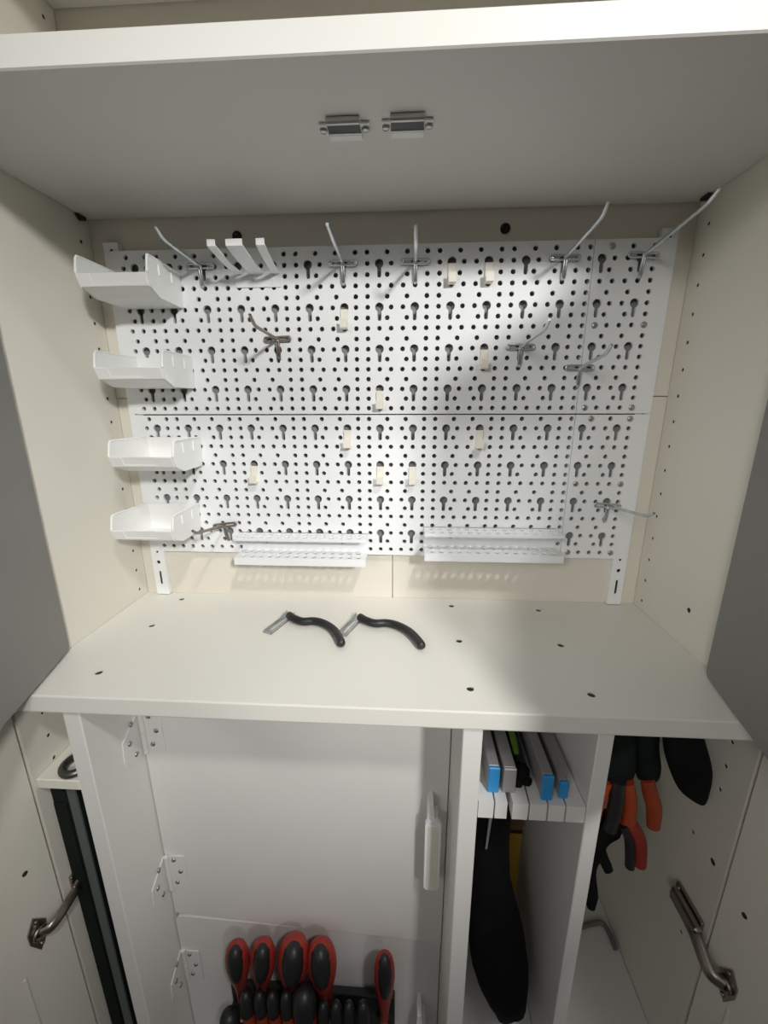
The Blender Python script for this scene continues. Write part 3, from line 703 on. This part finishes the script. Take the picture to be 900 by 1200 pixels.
# ------------------------------------------------------------------ screwdriver rack
rk = thing('tool_rack', (.352, YD, -.80), 'black rack bar holding screwdrivers on the lower white door', 'rack')
MB().box(.1900, .5150, -.2140, -.2012, -.845, -.742, .0015).build('back_bar', M_blk, rk)
hs = [circ(x, y, .0130, 14) for x, y in ((.219, -.228), (.261, -.228), (.319, -.228), (.384, -.228), (.4955, -.228))]
MB().sheet([(.190, -.292), (.515, -.292), (.515, -.2126), (.190, -.2126)], hs+[circ(x, -.268, .0068, 12) for x in (.217, .252, .277, .300, .325, .352, .390, .413, .436, .461)], XY, -.790, -.796).build('holder_strip', M_blk, rk)
def driver(top, bot, R, lab, capm=None, stubby=False, body=None):
    top, bot = V(top), V(bot); ax = (top-bot); L = ax.length; ax.normalize()
    t = thing('screwdriver', tuple(bot), lab, 'screwdriver', 'red and black screwdrivers in the rack')
    if stubby:
        prof = [(R*.62, 0), (R*.95, L*.10), (R, L*.5), (R*.92, L*.68), (R*.98, L*.70)]
        MB().lathe(prof, bot, ax, 18).build('grip', body or M_orange, t)
        cp = [(R*1.0, L*.66), (R*1.04, L*.74), (R*1.0, L*.88), (R*.78, L*.965), (R*.35, L), (R*.05, L*1.005)]
        MB().lathe(cp, bot, ax, 18).build('cap', M_blk, t, 'black cap')
    else:
        prof = [(R*.40, -.02), (R*.42, L*.05), (R*.55, L*.25), (R*.84, L*.48), (R, L*.68), (R*.97, L*.82), (R*.80, L*.93), (R*.45, L*.99), (R*.05, L)]
        MB().lathe(prof, bot, ax, 22, ecc=(1, .95)).build('grip', body or M_red, t)
        # black inlay on the upper front of the grip
        f = V((.15, -1, .12)); f = (f-ax*f.dot(ax)).normalized()
        q = L*.215+R*.10; MB().lathe([(R*.05, -q*1.15), (R*.40, -q), (R*.58, -q*.62), (R*.70, -q*.1), (R*.70, q*.35), (R*.58, q*.72), (R*.34, q*.94), (R*.05, q)], bot+ax*L*.80+f*R*.44, ax-f*.12, 18, ecc=(1, .95)).build('inlay', M_blk, t, 'black inlay')
    MB().lathe([(.0042, 0), (.0042, .16), (.0025, .168), (.0006, .17)], bot-ax*.005, -ax, 10).build('shaft', M_screw, t)
    return t
D = [((.231, -.246, -.566), (.219, -.228, -.735), .0215, 'large screwdriver at the left end of the back row'),
     ((.281, -.246, -.557), (.261, -.228, -.730), .0230, 'large screwdriver second from the left in the back row'),
     ((.338, -.246, -.546), (.319, -.228, -.730), .0285, 'biggest screwdriver, third from the left in the back row'),
     ((.384, -.246, -.549), (.384, -.228, -.735), .0265, 'bright red large screwdriver, fourth from the left in the back row'),
     ((.497, -.244, -.566), (.4955, -.228, -.775), .0190, 'lone screwdriver standing at the right end of the rack')]
for a, b, R, lab in D: driver(a, b, R, lab)
ordn = ['first', 'second', 'third', 'fourth']
F = [((.217, -.275, -.690), (.217, -.268, -.80), .0165, 'small screwdriver lowest at the left end of the front row'),
     ((.252, -.272, -.636), (.252, -.268, -.79), .0112, 'slim black-capped screwdriver, first of the left four in the front row'),
     ((.277, -.272, -.633), (.277, -.268, -.79), .0108, 'slim black-capped screwdriver, second of the left four in the front row'),
     ((.300, -.272, -.631), (.300, -.268, -.79), .0108, 'slim black-capped screwdriver, third of the left four in the front row'),
     ((.325, -.272, -.628), (.325, -.268, -.79), .0112, 'slim black-capped screwdriver, fourth of the left four in the front row'),
     ((.359, -.276, -.611), (.354, -.268, -.79), .0200, 'thick dark-topped screwdriver in the middle of the front row'),
     ((.390, -.272, -.648), (.390, -.268, -.80), .0100, 'slim screwdriver, first of the right four in the front row'),
     ((.413, -.272, -.645), (.413, -.268, -.80), .0105, 'slim screwdriver, second of the right four in the front row'),
     ((.436, -.272, -.642), (.436, -.268, -.80), .0100, 'slim screwdriver, third of the right four in the front row'),
     ((.461, -.272, -.639), (.461, -.268, -.80), .0105, 'slim screwdriver, fourth of the right four in the front row')]
for i, (a, b, R, lab) in enumerate(F): driver(a, b, R, lab, stubby=True, body=M_red if i in (0, 5) else M_orange)

# ------------------------------------------------------------------ light
def spot(name, loc, target, cone, radius, watts, col):   # soft cones, narrowed as a stand-in for shade on the lower cabinet
    l = bpy.data.lights.new(name, 'SPOT'); l.shadow_soft_size = radius; l.energy = watts; l.color = col
    l.spot_size = math.radians(cone); l.spot_blend = 1
    o = bpy.data.objects.new(name, l); C.objects.link(o); o.location = loc
    o.rotation_euler = (V(target)-V(loc)).to_track_quat('-Z', 'Y').to_euler(); return o
spot('ceiling_lamp', (1.63, -2.5, 1.36), (.42, 0, .37), 39, .13, 208, (1, .985, .955))
spot('ceiling_spot', (1.33, -1.75, 2.4), (.42, -.15, .0), 29, .11, 118, (1, .985, .95))
spot('right_side_fill', (-.45, -2.4, 1.15), (.80, 0, .22), 29, .45, 98, (1, .975, .93))  # added fill without a known source, lifts the right wall and panels
w = bpy.data.worlds.new('World'); bpy.context.scene.world = w; w.use_nodes = True
wn = w.node_tree; bg = wn.nodes['Background']       # dim room: paler towards its ceiling, dark towards its floor
wt = wn.nodes.new('ShaderNodeTexCoord'); wx = wn.nodes.new('ShaderNodeSeparateXYZ'); wr_ = wn.nodes.new('ShaderNodeValToRGB')
wn.links.new(wt.outputs['Generated'], wx.inputs[0])
wm = wn.nodes.new('ShaderNodeMapRange'); wm.inputs['From Min'].default_value = -1; wm.inputs['From Max'].default_value = 1
wn.links.new(wx.outputs['Z'], wm.inputs['Value']); wn.links.new(wm.outputs[0], wr_.inputs['Fac'])
el = wr_.color_ramp.elements
el[0].position = .50; el[0].color = (.012, .0115, .011, 1); el[1].position = 1.0; el[1].color = (.27, .27, .27, 1)
e2 = el.new(.60); e2.color = (.27, .27, .27, 1)
wn.links.new(wr_.outputs['Color'], bg.inputs[0]); bg.inputs[1].default_value = 1.0

# ------------------------------------------------------------------ camera
cam = bpy.data.cameras.new('camera'); co = bpy.data.objects.new('camera', cam); C.objects.link(co)
yaw, pit, rol = .05654, .25642, -.00287
ca, sa, cb, sb = math.cos(yaw), math.sin(yaw), math.cos(pit), math.sin(pit)
f = V((-sa*cb, ca*cb, -sb)); r0 = V((ca, sa, 0)); u0 = r0.cross(f)
r = r0*math.cos(rol)+u0*math.sin(rol); u = u0*math.cos(rol)-r0*math.sin(rol)
co.matrix_world = Matrix(((r.x, u.x, -f.x, .52652), (r.y, u.y, -f.y, -.7389), (r.z, u.z, -f.z, .36908), (0, 0, 0, 1)))
cam.sensor_fit = 'HORIZONTAL'; cam.sensor_width = 36; cam.lens = 477.74/900*36; cam.clip_start = .01
bpy.context.scene.camera = co

# real-world size
bpy.context.view_layer.update()
done = set()
for o in list(bpy.data.objects):
    o.location = V(o.location)*S
    if o.type == 'MESH' and o.data.name not in done:
        done.add(o.data.name); o.data.transform(Matrix.Scale(S, 4))
    if o.type == 'LIGHT': o.data.shadow_soft_size *= S; o.data.energy *= S*S
sc = bpy.context.scene
sc.view_settings.view_transform = 'Standard'; sc.view_settings.look = 'None'
sc.view_settings.gamma = 1; sc.view_settings.use_curve_mapping = False; sc.view_settings.exposure = 0.11
sc.cycles.use_denoising = True; sc.cycles.max_bounces = 8; sc.cycles.diffuse_bounces = 5
